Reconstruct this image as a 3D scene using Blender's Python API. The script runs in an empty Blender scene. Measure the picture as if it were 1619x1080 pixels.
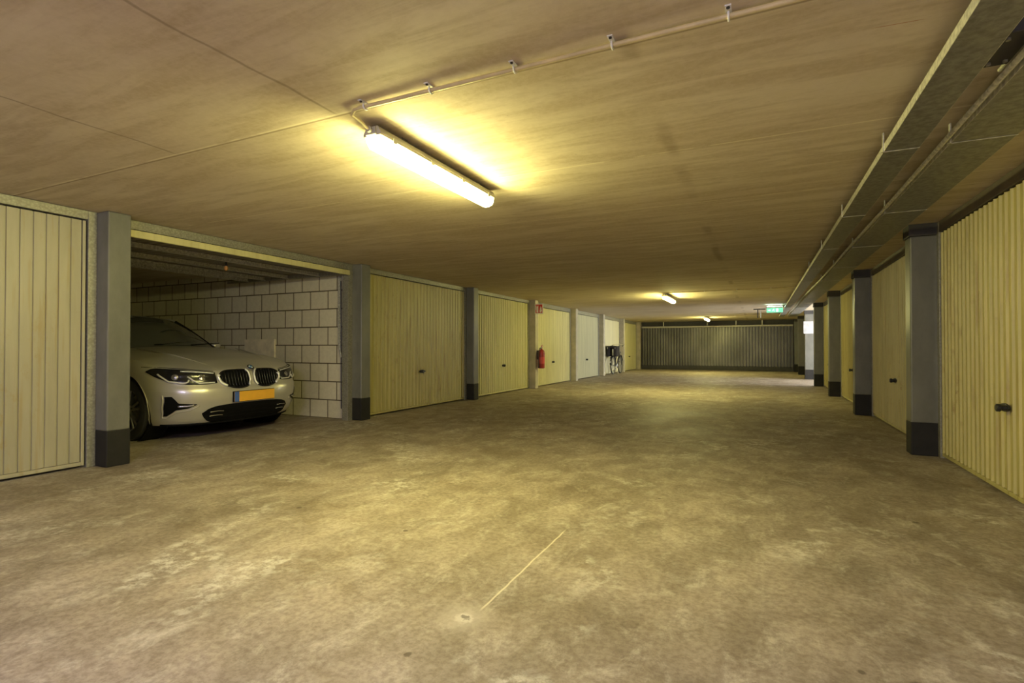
import bpy, math, random
from mathutils import Vector, Matrix
PI = math.pi
scn = bpy.context.scene
COL = scn.collection
random.seed(4)

# ------------------------------------------------------------------ camera, world, daylight, exposure
cam_d = bpy.data.cameras.new('camera'); cam = bpy.data.objects.new('camera', cam_d); COL.objects.link(cam)
cam_d.sensor_width = 36.0; cam_d.lens = 830 / 1619 * 36.0; cam_d.clip_start = 0.02
cam.location = (0, 0, 1.0)
cam.rotation_euler = (math.radians(90) + math.atan(9 / 830), 0, math.radians(25.25))
scn.camera = cam
scn.view_settings.view_transform = 'Standard'; scn.view_settings.look = 'None'
scn.view_settings.gamma = 1; scn.view_settings.use_curve_mapping = False
scn.view_settings.exposure = 0.97
w = bpy.data.worlds.new('world'); scn.world = w; w.use_nodes = True
w.node_tree.nodes['Background'].inputs[0].default_value = (0.75, 0.85, 1.0, 1)
w.node_tree.nodes['Background'].inputs[1].default_value = 0.6

LAMP = (1.0, 0.92, 0.33)
LAMP_POWER = 106.0
def daylight(name, loc, rot, sx, sy, power, color):
    l = bpy.data.lights.new(name, 'AREA'); l.shape = 'RECTANGLE'; l.size = sx; l.size_y = sy
    l.energy = power; l.color = color
    o = bpy.data.objects.new(name, l); COL.objects.link(o); o.location = loc; o.rotation_euler = rot
    return o
# daylight through the garage entrance behind the camera and through the side passage
daylight('entrance_daylight', (-1.8, -7.9, 1.1), (math.radians(90), 0, 0), 5.6, 1.9, 70, (1.0, 0.86, 0.80))
daylight('passage_daylight', (5.9, 16.95, 1.0), (0, math.radians(90), math.radians(-14)), 1.8, 2.4, 340, (0.93, 0.96, 1.0))

# ------------------------------------------------------------------ helpers
class MB:
    def __init__(s): s.v = []; s.f = []
    def add(s, vs, fs):
        b = len(s.v); s.v += [tuple(v) for v in vs]; s.f += [tuple(b + i for i in f) for f in fs]; return s
    def box(s, x0, x1, y0, y1, z0, z1):
        x0, x1 = sorted((x0, x1)); y0, y1 = sorted((y0, y1)); z0, z1 = sorted((z0, z1))
        return s.add([(x0,y0,z0),(x1,y0,z0),(x1,y1,z0),(x0,y1,z0),(x0,y0,z1),(x1,y0,z1),(x1,y1,z1),(x0,y1,z1)],
                     [(3,2,1,0),(4,5,6,7),(0,1,5,4),(1,2,6,5),(2,3,7,6),(3,0,4,7)])
    def tube(s, pts, r, n=8, closed=False, flat=None):
        pts = [Vector(p) for p in pts]; m = len(pts); rings = []; up = None
        for i, p in enumerate(pts):
            if closed: t = pts[(i + 1) % m] - pts[i - 1]
            else: t = pts[min(i + 1, m - 1)] - pts[max(i - 1, 0)]
            if t.length < 1e-9: t = Vector((0, 0, 1))
            t.normalize()
            if up is None:
                up = Vector((0, 0, 1)) if abs(t.z) < .9 else Vector((1, 0, 0))
            a = t.cross(up)
            if a.length < 1e-6: a = t.orthogonal()
            a.normalize(); b = a.cross(t).normalized(); up = b
            rr = r[i] if isinstance(r, (list, tuple)) else r
            rings.append([p + a * math.cos(k * 2 * PI / n) * rr + b * math.sin(k * 2 * PI / n) * rr for k in range(n)])
        vs = [v for g in rings for v in g]; fs = []
        for i in range(m if closed else m - 1):
            j = (i + 1) % m
            for k in range(n):
                q = (k + 1) % n; fs.append((i*n+k, i*n+q, j*n+q, j*n+k))
        if not closed:
            fs.append(tuple(reversed(range(n)))); fs.append(tuple((m-1)*n + k for k in range(n)))
        return s.add(vs, fs)
    def lathe(s, prof, c, axis='z', n=24, cap=True, closed=False):
        """prof: (radius, height) along axis"""
        vs = []; fs = []; m = len(prof)
        for (r, h) in prof:
            for k in range(n):
                a = k * 2 * PI / n; p = (r * math.cos(a), r * math.sin(a), h)
                if axis == 'y': p = (p[0], p[2], p[1])
                if axis == 'x': p = (p[2], p[0], p[1])
                vs.append((c[0] + p[0], c[1] + p[1], c[2] + p[2]))
        for i in range(m if closed else m - 1):
            j = (i + 1) % m
            for k in range(n):
                q = (k + 1) % n; fs.append((i*n+k, i*n+q, j*n+q, j*n+k))
        if cap and not closed:
            fs.append(tuple(range(n))); fs.append(tuple((m-1)*n + k for k in range(n)))
        return s.add(vs, fs)
    def grid(s, rows, flip=False):
        n = len(rows[0]); vs = [p for r in rows for p in r]; fs = []
        for i in range(len(rows) - 1):
            for k in range(n - 1):
                f = (i*n+k, i*n+k+1, (i+1)*n+k+1, (i+1)*n+k); fs.append(tuple(reversed(f)) if flip else f)
        return s.add(vs, fs)
    def prism(s, poly, axis, a, b):
        """poly in the two other axes (in x,y,z order), extruded from a to b along axis"""
        def mk(p, h): return {'x': (h, p[0], p[1]), 'y': (p[0], h, p[1]), 'z': (p[0], p[1], h)}[axis]
        n = len(poly); vs = [mk(p, a) for p in poly] + [mk(p, b) for p in poly]
        fs = [tuple(range(n)), tuple(reversed(range(n, 2*n)))] + [(i, i+n, (i+1) % n + n, (i+1) % n) for i in range(n)]
        return s.add(vs, fs)

def build(mb, name, mat, parent=None, smooth=False, bevel=0, weld=False):
    import bmesh
    me = bpy.data.meshes.new(name); off = Vector((0, 0, 0))
    if parent is not None:
        p = parent
        while p is not None: off += Vector(p.location); p = p.parent
    me.from_pydata([Vector(v) - off for v in mb.v], [], mb.f)
    bm = bmesh.new(); bm.from_mesh(me)
    if weld: bmesh.ops.remove_doubles(bm, verts=bm.verts, dist=0.0004)
    bmesh.ops.recalc_face_normals(bm, faces=bm.faces)
    bm.to_mesh(me); bm.free()
    o = bpy.data.objects.new(name, me); COL.objects.link(o)
    if mat is not None: me.materials.append(mat)
    if parent is not None: o.parent = parent
    if smooth:
        for p in me.polygons: p.use_smooth = True
        if smooth == 'auto':
            bm = bmesh.new(); bm.from_mesh(me)
            for e in bm.edges:
                if len(e.link_faces) == 2 and e.calc_face_angle(0) > math.radians(38): e.smooth = False
            bm.to_mesh(me); bm.free()
    if bevel:
        b = o.modifiers.new('bevel', 'BEVEL'); b.width = bevel; b.segments = 2; b.limit_method = 'ANGLE'; b.angle_limit = math.radians(50)
    return o

def tag(o, label=None, cat=None, group=None, kind=None):
    if label: o['label'] = label
    if cat: o['category'] = cat
    if group: o['group'] = group
    if kind: o['kind'] = kind
    return o
def empty(name, loc, **k):
    o = bpy.data.objects.new(name, None); COL.objects.link(o); o.location = loc; o.empty_display_size = .1
    return tag(o, **k)
def copy_tree(o, parent=None):
    c = o.copy(); COL.objects.link(c)
    if parent is not None: c.parent = parent
    for ch in list(o.children): copy_tree(ch, c)
    return c

# ------------------------------------------------------------------ materials
class NT:
    def __init__(s, name):
        s.m = bpy.data.materials.new(name); s.m.use_nodes = True; s.t = s.m.node_tree; s.b = s.t.nodes['Principled BSDF']
        s.pos = s.t.nodes.new('ShaderNodeNewGeometry').outputs['Position']
    def n(s, kind, **k):
        o = s.t.nodes.new(kind)
        for a, b in k.items(): setattr(o, a, b)
        return o
    def link(s, a, b): s.t.links.new(a, b)
    def val(s, sock, v):
        if hasattr(v, 'links'): s.link(v, sock)
        else: sock.default_value = v
    def math(s, op, a, b=None, c=None, clamp=False):
        o = s.n('ShaderNodeMath', operation=op, use_clamp=clamp); s.val(o.inputs[0], a)
        if b is not None: s.val(o.inputs[1], b)
        if c is not None: s.val(o.inputs[2], c)
        return o.outputs[0]
    def xyz(s):
        o = s.n('ShaderNodeSeparateXYZ'); s.link(s.pos, o.inputs[0]); return o.outputs
    def scaled(s, sc, loc=(0, 0, 0)):
        o = s.n('ShaderNodeMapping'); s.link(s.pos, o.inputs[0]); o.inputs['Scale'].default_value = sc; o.inputs['Location'].default_value = loc
        return o.outputs[0]
    def noise(s, vec, scale, detail=6, rough=.6, dist=0):
        o = s.n('ShaderNodeTexNoise'); s.link(vec, o.inputs['Vector']); o.inputs['Scale'].default_value = scale
        o.inputs['Detail'].default_value = detail; o.inputs['Roughness'].default_value = rough; o.inputs['Distortion'].default_value = dist
        return o.outputs['Fac']
    def ramp(s, v, a, b, lo=0., hi=1.):
        o = s.n('ShaderNodeMapRange'); o.interpolation_type = 'SMOOTHSTEP'; s.val(o.inputs[0], v)
        for i, x in zip((1, 2, 3, 4), (a, b, lo, hi)): o.inputs[i].default_value = x
        return o.outputs[0]
    def mix(s, f, a, b, mode='MIX'):
        o = s.n('ShaderNodeMix', data_type='RGBA', blend_type=mode); s.val(o.inputs[0], f)
        for i, c in ((6, a), (7, b)):
            if hasattr(c, 'links'): s.link(c, o.inputs[i])
            else: o.inputs[i].default_value = (*c, 1) if len(c) == 3 else c
        return o.outputs[2]
    def bump(s, h, strength=.3, dist=.01):
        o = s.n('ShaderNodeBump'); s.link(h, o.inputs['Height']); o.inputs['Strength'].default_value = strength; o.inputs['Distance'].default_value = dist
        s.link(o.outputs[0], s.b.inputs['Normal'])
    def out(s, color, rough=.6, metal=0., spec=.5):
        s.val(s.b.inputs['Base Color'], color if hasattr(color, 'links') else (*color, 1)); s.val(s.b.inputs['Roughness'], rough)
        s.b.inputs['Metallic'].default_value = metal; s.b.inputs['Specular IOR Level'].default_value = spec
        return s.m

def plain(name, color, rough=.5, metal=0., var=.12, scale=9, bump=0, spec=.5):
    t = NT(name); nz = t.noise(t.pos, scale, 5)
    c = t.mix(t.ramp(nz, .3, .7), [x * (1 - var) for x in color], [min(1, x * (1 + var)) for x in color])
    if bump: t.bump(t.noise(t.pos, scale * 14, 3), bump, .004)
    return t.out(c, rough, metal, spec)
def emit(name, color, strength):
    m = bpy.data.materials.new(name); m.use_nodes = True; b = m.node_tree.nodes['Principled BSDF']
    b.inputs['Base Color'].default_value = (*color, 1); b.inputs['Emission Color'].default_value = (*color, 1); b.inputs['Emission Strength'].default_value = strength
    return m

def floor_mat():
    t = NT('floor_concrete'); x, y, z = t.xyz()
    big = t.noise(t.scaled((.8, .5, 1)), 1.1, 5, .6, .6); mid = t.noise(t.scaled((1, .7, 1)), 4.0, 8, .68, .5)
    fine = t.noise(t.pos, 38, 7, .72); streak = t.noise(t.scaled((1.3, .8, 1)), 5.0, 9, .76, .5)
    c = t.mix(t.ramp(big, .32, .68), (.33, .28, .225), (.45, .39, .325))
    c = t.mix(t.ramp(mid, .34, .7), t.mix(1, c, (.72, .70, .66), 'MULTIPLY'), t.mix(1, c, (1.12, 1.12, 1.1), 'MULTIPLY'))
    c = t.mix(t.math('MULTIPLY', t.ramp(streak, .48, .70), .75), c, (.60, .55, .47))
    c = t.mix(t.math('MULTIPLY', t.ramp(fine, .38, .60, 1, 0), .55), c, t.mix(1, c, (.5, .46, .42), 'MULTIPLY'))
    blot = t.ramp(t.noise(t.scaled((.7, 1.3, 1), (5, 5, 0)), 1.7, 7, .66, .4), .50, .68)
    c = t.mix(t.math('MULTIPLY', blot, .45), c, t.mix(1, c, (.62, .56, .46), 'MULTIPLY'))
    # pale dust patches with broken edges
    br = t.ramp(t.noise(t.scaled((1, 1, 1), (7, 3, 0)), 14, 9, .75), .45, .62)
    pat = t.ramp(t.noise(t.scaled((1, .8, 1), (2.3, 9.1, 0)), 1.5, 4, .6, .5), .53, .66)
    c = t.mix(t.math('MULTIPLY', t.math('MULTIPLY', br, pat), .75), c, (.72, .70, .63))
    # dark specks
    sp = t.n('ShaderNodeTexVoronoi'); t.link(t.scaled((1, 1, 1)), sp.inputs['Vector']); sp.inputs['Scale'].default_value = 2.6
    c = t.mix(t.math('MULTIPLY', t.ramp(sp.outputs['Distance'], .015, .035, 1, 0), .7), c, (.10, .075, .05))
    wob = t.math('MULTIPLY', t.math('SUBTRACT', t.noise(t.pos, 5, 2), .5), .016)
    # scored pale line with a drilled, patched hole at its near end
    ln = t.math('MULTIPLY', t.ramp(t.math('ABSOLUTE', t.math('ADD', t.math('ADD', x, .965), wob)), .0015, .0065, 1, 0),
                t.math('MULTIPLY', t.ramp(y, 1.74, 1.80), t.ramp(y, 2.66, 2.76, 1, 0)))
    c = t.mix(t.math('MULTIPLY', ln, .7), c, (.80, .74, .60))
    def dist(px, py):
        dx = t.math('SUBTRACT', x, px); dy = t.math('SUBTRACT', y, py)
        return t.math('SQRT', t.math('ADD', t.math('MULTIPLY', dx, dx), t.math('MULTIPLY', dy, dy)))
    d = t.math('ADD', dist(-.99, 1.69), t.math('MULTIPLY', t.math('SUBTRACT', t.noise(t.pos, 45, 4), .5), .06))
    c = t.mix(t.ramp(d, .015, .15, .65, 0), c, (.52, .47, .39)); c = t.mix(t.ramp(d, .022, .045, .6, 0), c, (.72, .68, .60))
    c = t.mix(t.ramp(d, .008, .02, .85, 0), c, (.18, .15, .12))
    for px, py, r in ((-1.04, 1.41, .014), (.42, 1.92, .026), (.80, 3.7, .02), (-.20, 1.28, .012), (.28, 1.93, .013), (-2.6, 2.4, .018), (-1.75, 2.35, .016)):
        d = t.math('ADD', dist(px, py), t.math('MULTIPLY', t.math('SUBTRACT', t.noise(t.pos, 60, 3), .5), r))
        c = t.mix(t.ramp(d, r * .6, r * 1.2, .8, 0), c, (.09, .065, .045))
    t.bump(t.math('ADD', t.math('MULTIPLY', fine, .6), mid), .35, .008)
    return t.out(c, t.ramp(big, .3, .7, .52, .68), 0, .35)

def ceiling_mat():
    t = NT('ceiling_concrete'); x, y, z = t.xyz()
    grain = t.noise(t.scaled((.5, 3.2, 1)), 2.6, 8, .66, .5); big = t.noise(t.scaled((.9, 1, 1)), .9, 5, .6, .4); fine = t.noise(t.pos, 30, 6, .7)
    c = t.mix(t.ramp(big, .3, .7), (.58, .49, .36), (.68, .60, .46))
    c = t.mix(t.math('MULTIPLY', t.ramp(grain, .38, .60, 1, 0), .62), c, (.44, .35, .22))
    c = t.mix(t.math('MULTIPLY', t.ramp(fine, .4, .62), .22), c, (.74, .66, .52))
    seam = t.math('PINGPONG', t.math('ADD', y, -1.95), .6)      # 0 on each slab joint, 1.2 m apart
    brk = t.ramp(t.noise(t.scaled((1, .2, 1)), 5, 5, .7), .36, .5)
    c = t.mix(t.math('MULTIPLY', t.math('MULTIPLY', t.ramp(seam, .003, .010, 1, 0), brk), .6), c, (.84, .78, .58))
    c = t.mix(t.math('MULTIPLY', t.ramp(t.math('ABSOLUTE', t.math('SUBTRACT', y, 1.965)), .003, .009, 1, 0), .6), c, (.2, .14, .07))
    wob = t.math('MULTIPLY', t.math('SUBTRACT', t.noise(t.scaled((1, 1, 1)), 1.4, 3), .5), .10)
    xs = t.math('ADD', x, wob)
    near = t.ramp(y, 1.9, 1.97, 1, 0)
    for lx in (-1.87, -3.12):
        c = t.mix(t.math('MULTIPLY', t.math('MULTIPLY', t.ramp(t.math('ABSOLUTE', t.math('SUBTRACT', xs, lx)), .003, .012, 1, 0), near), .5), c, (.2, .14, .08))
    stain = t.math('MULTIPLY', t.ramp(t.math('ABSOLUTE', t.math('SUBTRACT', xs, -.45)), .01, .06, 1, 0), t.ramp(t.noise(t.scaled((.3, 1, 1)), 1.1, 3), .48, .58))
    c = t.mix(t.math('MULTIPLY', stain, .4), c, (.22, .15, .09))
    marks = t.ramp(t.noise(t.scaled((1.2, 5, 1), (3, 1, 0)), 4.2, 4, .6, 1.5), .70, .76)
    c = t.mix(t.math('MULTIPLY', marks, .5), c, (.22, .16, .1))
    # reddish scratch near the narrow cable tray
    sy = t.math('SUBTRACT', t.math('SUBTRACT', y, 2.243), t.math('MULTIPLY', t.math('SUBTRACT', x, .449), .09))
    sc = t.math('MULTIPLY', t.ramp(t.math('ABSOLUTE', sy), .001, .004, 1, 0), t.ramp(t.math('ABSOLUTE', t.math('SUBTRACT', x, .449)), .05, .09, 1, 0))
    c = t.mix(t.math('MULTIPLY', sc, .7), c, (.40, .16, .07))
    t.bump(t.math('ADD', t.math('MULTIPLY', fine, .5), grain), .18, .006)
    return t.out(c, .8, 0, .25)

def door_mat(name, base, rust, dirt=.5, seed=0):
    t = NT(name); x, y, z = t.xyz()
    v = t.noise(t.scaled((1, 2.4, .35), (seed, seed * 2.7, 0)), 2.6, 6, .62, .3); sp = t.noise(t.scaled((1, 1.4, .8), (seed, 3, 1)), 9, 9, .75)
    c = t.mix(t.ramp(v, .3, .72), [a * .84 for a in base], base)
    low = t.ramp(z, .2, 1.2, 1, .45)
    f = t.math('MULTIPLY', t.math('MULTIPLY', t.ramp(sp, .52, .66), t.ramp(t.noise(t.scaled((1, 1, .4), (seed * 3, 0, 0)), 1.7, 4), .44, .62)), low)
    c = t.mix(t.math('MULTIPLY', f, dirt), c, rust)
    f2 = t.ramp(t.noise(t.scaled((1, 9, .5), (0, seed, 0)), 2.2, 4, .6), .52, .68)
    c = t.mix(t.math('MULTIPLY', f2, dirt * .6), c, rust)
    return t.out(c, .42, 0, .5)

def corrugated_mat():
    t = NT('weathered_zinc'); v = t.noise(t.scaled((.7, 1, .5)), 1.6, 4)
    c = t.mix(t.ramp(v, .3, .7), (.13, .127, .10), (.24, .235, .19))
    return t.out(c, .38, .55)

def galv_mat():
    t = NT('galvanised_steel'); v = t.n('ShaderNodeTexVoronoi'); t.link(t.pos, v.inputs['Vector']); v.inputs['Scale'].default_value = 55
    n = t.noise(t.pos, 22, 6, .7)
    c = t.mix(t.ramp(t.math('ADD', t.math('MULTIPLY', v.outputs['Distance'], .5), t.math('MULTIPLY', n, .8)), .35, .85), (.40, .39, .31), (.27, .26, .21))
    return t.out(c, .5, .45)

def block_mat():
    t = NT('calcium_silicate_blocks'); x, y, z = t.xyz()
    cmb = t.n('ShaderNodeCombineXYZ'); t.link(x, cmb.inputs[0]); t.link(z, cmb.inputs[1])
    b = t.n('ShaderNodeTexBrick'); t.link(cmb.outputs[0], b.inputs['Vector'])
    b.inputs['Color1'].default_value = (.86, .81, .60, 1); b.inputs['Color2'].default_value = (.76, .71, .52, 1); b.inputs['Mortar'].default_value = (.13, .10, .06, 1)
    b.inputs['Scale'].default_value = 1; b.inputs['Brick Width'].default_value = .335; b.inputs['Row Height'].default_value = .257
    b.inputs['Mortar Size'].default_value = .008; b.inputs['Mortar Smooth'].default_value = .25
    n = t.noise(t.pos, 18, 7, .7)
    c = t.mix(.30, b.outputs['Color'], t.mix(t.ramp(n, .3, .7), (.32, .28, .21), (.60, .55, .44)))
    c = t.mix(b.outputs['Fac'], c, (.13, .10, .06))
    h = t.math('ADD', t.math('MULTIPLY', b.outputs['Fac'], -1), t.math('MULTIPLY', n, .15)); t.bump(h, .8, .012)
    return t.out(c, .85, 0, .2)

def pillar_mat():
    t = NT('grey_blue_pillar_paint'); n = t.noise(t.scaled((1, 1, .5)), 6, 6, .65)
    c = t.mix(t.ramp(n, .3, .7), (.135, .135, .115), (.175, .175, .15))
    t.bump(t.noise(t.pos, 60, 3), .15, .003); return t.out(c, .33, 0, .55)

M = dict(
    floor=floor_mat(), ceiling=ceiling_mat(), zinc=corrugated_mat(), galv=galv_mat(), block=block_mat(), pillar=pillar_mat(),
    black_band=plain('black_base_paint', (.020, .019, .017), .6, spec=.25), cap=plain('dark_unpainted_steel', (.05, .048, .045), .6),
    concrete=plain('yellowed_concrete', (.46, .42, .32), .75, 0, .12, 5, .2), wall=plain('wall_concrete', (.40, .37, .31), .85, 0, .15, 3, .2),
    white_wall=plain('white_passage_paint', (.80, .80, .80), .7), outside=plain('outside_paving', (.55, .55, .54), .8),
    shaded_header=plain('shaded_header_steel', (.13, .11, .08), .6), dark=plain('black_plastic', (.02, .02, .02), .4),  # right lintels: galvanised steel in shade, with the shade put into the colour
    cream=door_mat('cream_door_paint', (.43, .40, .27), (.36, .27, .10), .75, 1), cream2=door_mat('cream_ribbed_door_paint', (.54, .48, .18), (.30, .21, .06), .95, 2),
    cream3=door_mat('cream_ribbed_door_paint_pale', (.64, .60, .30), (.40, .31, .12), .45, 3), cream4=door_mat('cream_door_paint_stained', (.52, .46, .20), (.34, .24, .08), .9, 4),
    greywhite=door_mat('grey_white_door_paint', (.50, .49, .32), (.42, .38, .25), .25, 5), white=door_mat('white_door_paint', (.74, .70, .46), (.6, .55, .38), .15, 6),
    tray=plain('tray_steel', (.26, .26, .23), .45, .5, .25, 30), tray_rim=plain('tray_rim_steel', (.55, .54, .45), .45, .3, .3, 40),
    pvc=plain('cream_conduit', (.62, .52, .27), .45), housing=plain('fitting_grey', (.42, .40, .33), .5),
    lamp=emit('lit_diffuser', LAMP, LAMP_POWER * 1.52), lamp_side=emit('lit_diffuser_side', LAMP, LAMP_POWER * .16), lamp_low=emit('lit_diffuser_underside', LAMP, LAMP_POWER * .40), white_p=plain('white_plastic', (.8, .8, .78), .4), red=plain('red_enamel', (.30, .02, .018), .3), silver=plain('bright_trim', (.90, .90, .86), .35, .35, .02),
    sign_red=plain('sign_red', (.62, .05, .04), .4), sign_white=plain('sign_white', (.85, .82, .78), .4), chrome=plain('chrome', (.85, .85, .83), .22, .75, .03),
    alloy=plain('alloy', (.50, .50, .49), .25, .9, .05), rubber=plain('tyre_rubber', (.022, .022, .022), .75), beige=plain('beige_board', (.80, .73, .55), .7), notice=plain('notice_white', (.50, .51, .53), .6),
)

# ------------------------------------------------------------------ the building
H = 2.14                       # ceiling height
LX, RX = -4.90, 1.27           # aisle faces of the two pillar rows
LJ, RJ = -5.06, 1.47           # planes of the door frames
LP = [-.57, 2.51, 5.59, 8.70, 11.72, 14.82, 17.85, 20.85, 24.02]
RP = [-.17, 2.92, 6.00, 9.18, 12.36, 15.50, 18.60, 21.70, 24.05]
PW = .18
def struct(mb, name, mat, **k):
    k.setdefault('kind', 'structure'); return tag(build(mb, name, mat), **k)

struct(MB().box(-10.9, 9.0, -10.5, 24.9, -.2, 0), 'floor', M['floor'])
struct(MB().box(-10.9, 6.2, -8.2, 24.9, H, H + .25), 'ceiling', M['ceiling'])
struct(MB().box(-5.34, -5.2, -8.2, 2.50, 0, H).box(-5.34, -5.2, 5.78, 24.6, 0, H), 'wall_left', M['wall'])
struct(MB().box(1.62, 1.76, -8.2, 15.66, 0, H).box(1.62, 1.76, 18.62, 24.6, 0, H), 'wall_right', M['wall'])
struct(MB().box(-5.34, 1.76, 24.6, 24.8, 0, H), 'wall_far', M['wall'])
struct(MB().box(-5.34, -4.7, -8.2, -8.0, 0, H).box(1.1, 1.76, -8.2, -8.0, 0, H).box(-4.7, 1.1, -8.2, -8.0, 2.05, H), 'wall_entrance', M['wall'])
struct(MB().box(1.76, 6.2, 15.56, 15.66, 0, H).box(1.76, 6.2, 18.62, 18.80, 0, H), 'wall_passage', M['white_wall'])
# garage box with the car: block walls either side
struct(MB().box(-10.7, -5.17, 5.61, 5.75, 0, H), 'wall_partition', M['block'])
struct(MB().box(-10.7, -5.34, 2.50, 2.64, 0, H), 'wall_partition', M['block'])
struct(MB().box(-10.84, -10.7, 2.50, 5.75, 0, H), 'wall_rear', M['block'])

def pillar(side, y, kind, label, y_idx=0):
    s = 1 if side == 'L' else -1
    xa = LX if side == 'L' else RX; xb = xa - s * .30
    root = empty('pillar', (xa - s * .15, y + PW / 2, 0), kind='structure', label=label, cat='pillar')
    top = H
    if kind == 'grey':
        build(MB().box(xa, xb, y, y + PW, .30, H - (.11 if side == 'R' else 0)), 'shaft', M['pillar'], root, bevel=.012)
        build(MB().box(xa + s * .002, xb, y - .002, y + PW + .002, 0, .305), 'painted_base', M['black_band'], root, bevel=.008)
        if side == 'R': build(MB().box(xa + s * .012, xb, y - .02, y + PW + .02, H - .11, H), 'head_plate', M['cap'], root, bevel=.004)
    else:
        build(MB().box(xa, xb, y, y + PW, 0, H), 'shaft', M['concrete'], root, bevel=.008)
    return root

LL = {2.51: 'grey painted pillar with black base between flat cream door and open garage with car',
      5.59: 'grey painted pillar with black base between block wall and ribbed cream door',
      8.70: 'dark grey pillar with black base, third along left row beyond first ribbed door',
      11.72: 'cream concrete pillar carrying the red fire extinguisher',
      14.82: 'cream concrete pillar just beyond the extinguisher pillar',
      17.85: 'cream concrete pillar standing just before the parked bicycle',
      20.85: 'cream concrete pillar just behind the bicycle handlebar',
      24.02: 'cream concrete pillar in corner beside the far corrugated shutter'}
for y in LP[1:]:
    pillar('L', y, 'grey' if y < 9 else 'concrete', LL[y])
RL = {6.00: 'large grey pillar with black base and dark head nearest on right row',
      9.18: 'dark grey pillar with black base, second from the front on right row',
      12.36: 'dark grey pillar with black base, third from the front on right row',
      15.50: 'dark pillar on near side of the bright side passage',
      18.60: 'daylit pillar with white notice board inside the side passage',
      21.70: 'dark pillar beyond the bright side passage',
      24.05: 'dark pillar in right corner against the far corrugated shutter'}
for y in RP[2:]:
    pillar('R', y, 'grey', RL[y])

def handle(root, x, y, z, s):
    """black lock plate with a round turning knob on the face of a garage door"""
    m = MB().prism([(y + .075 * math.cos(a) * (1 if abs(math.cos(a)) > .3 else .9), z + .028 * math.sin(a)) for a in [k * PI / 8 for k in range(16)]], 'x', x, x + s * .012)
    h = build(m, 'door_handle', M['dark'], root, bevel=.003)
    build(MB().lathe([(.018, 0), (.018, s * .03), (.026, s * .034), (.026, s * .05), (.02, s * .056)], (x + s * .01, y - .04, z), 'x', 18), 'knob', M['dark'], h, smooth='auto')
    build(MB().box(x + s * .01, x + s * .032, y + .02, y + .065, z - .014, z + .014), 'grip', M['dark'], h, bevel=.004)

_dn = [0]
def garage_door(side, y0, y1, style, mat, label, header=None, hz=.60, ztop=2.065, hy=None):
    _dn[0] += 1
    s = 1 if side == 'L' else -1
    xj = LJ if side == 'L' else RJ
    root = empty('door_%d' % _dn[0], (xj, (y0 + y1) / 2, 0), kind='structure', label=label, cat='garage door')
    jw = .065
    f = MB().box(xj, xj - s * .10, y0, y0 + jw, 0, H - .003).box(xj, xj - s * .10, y1 - jw, y1, 0, H - .003)
    build(f, 'jamb', M['galv'], root, bevel=.003)
    build(MB().box(xj - s * .002, xj - s * .10, y0 + jw, y1 - jw, ztop, H - .003), 'lintel', header or M['galv'], root, bevel=.003)
    xp = xj - s * .018; a, b = y0 + jw + .012, y1 - jw - .012; z0, z1 = .055, ztop - .012
    # rim of the leaf
    rim = MB()
    for q in ((a, a + .022, .022, z1), (b - .022, b, .022, z1), (a + .022, b - .022, .022, .052)):
        rim.box(xp + s * .006, xp - s * .03, q[0], q[1], q[2], q[3])
    build(rim, 'leaf_rim', mat, root, bevel=.002)
    a += .023; b -= .023
    prof = []                          # (y, outward depth)
    if style == 'rib':
        n = round((b - a) / .091); p = (b - a) / n
        for i in range(n):
            q = a + i * p
            prof += [(q, 0), (q + p * .74, 0), (q + p * .81, .014), (q + p * .92, .014)]
        prof.append((b, 0))
    else:
        pitch = {'plank': .083, 'wide': .14, 'fine': .055}[style]; d = {'plank': .010, 'wide': .006, 'fine': .004}[style]
        n = round((b - a) / pitch); p = (b - a) / n
        for i in range(n):
            q = a + i * p
            prof += [(q + .004, -d), (q + .007, 0), (q + p - .007, 0), (q + p - .004, -d)]
    m = MB(); k = len(prof)
    vs = [(xp + s * d, y, z) for z in (z0, z1) for y, d in prof] + [(xp - s * .02, y, z) for z in (z0, z1) for y in (a, b)]
    m.add(vs, [(i, i + 1, k + i + 1, k + i) for i in range(k - 1)] + [(2*k, 2*k+1, 2*k+3, 2*k+2)])
    build(m, 'leaf', mat, root)
    handle(root, xp + s * (.012 if style == 'rib' else 0), hy or (y0 + y1) / 2, hz, s)
    return root

def L(i): return LP[i] + PW, LP[i + 1]
def R(i): return RP[i] + PW, RP[i + 1]
garage_door('L', *L(0), 'plank', M['cream'], 'cream planked garage door cut by the photo edge, left of first pillar')
garage_door('L', *L(2), 'rib', M['cream2'], 'yellowish ribbed garage door directly beyond the open garage')
garage_door('L', *L(3), 'rib', M['cream3'], 'cream ribbed garage door between dark grey pillar and extinguisher pillar')
garage_door('L', *L(4), 'wide', M['cream3'], 'cream garage door behind the red fire extinguisher', ztop=2.03)
garage_door('L', *L(5), 'fine', M['greywhite'], 'smooth grey-white garage door two bays before the bicycle pillar', ztop=2.03)
garage_door('L', *L(6), 'fine', M['white'], 'bright white garage door behind the parked bicycle', ztop=2.03)
garage_door('L', *L(7), 'wide', M['cream3'], 'last cream garage door on left next to the far shutter', ztop=2.03)
garage_door('R', *R(1), 'rib', M['cream2'], 'large ribbed cream garage door at the right photo edge', header=M['shaded_header'], ztop=2.04)
garage_door('R', *R(2), 'rib', M['cream4'], 'stained cream garage door between first and second right pillars', header=M['shaded_header'], ztop=2.04)
garage_door('R', *R(3), 'rib', M['cream4'], 'narrow glimpse of cream garage door between second and third right pillars', header=M['shaded_header'], ztop=2.04)
garage_door('R', *R(4), 'rib', M['cream2'], 'sliver of cream garage door just before the side passage', header=M['shaded_header'], ztop=2.04)
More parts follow.
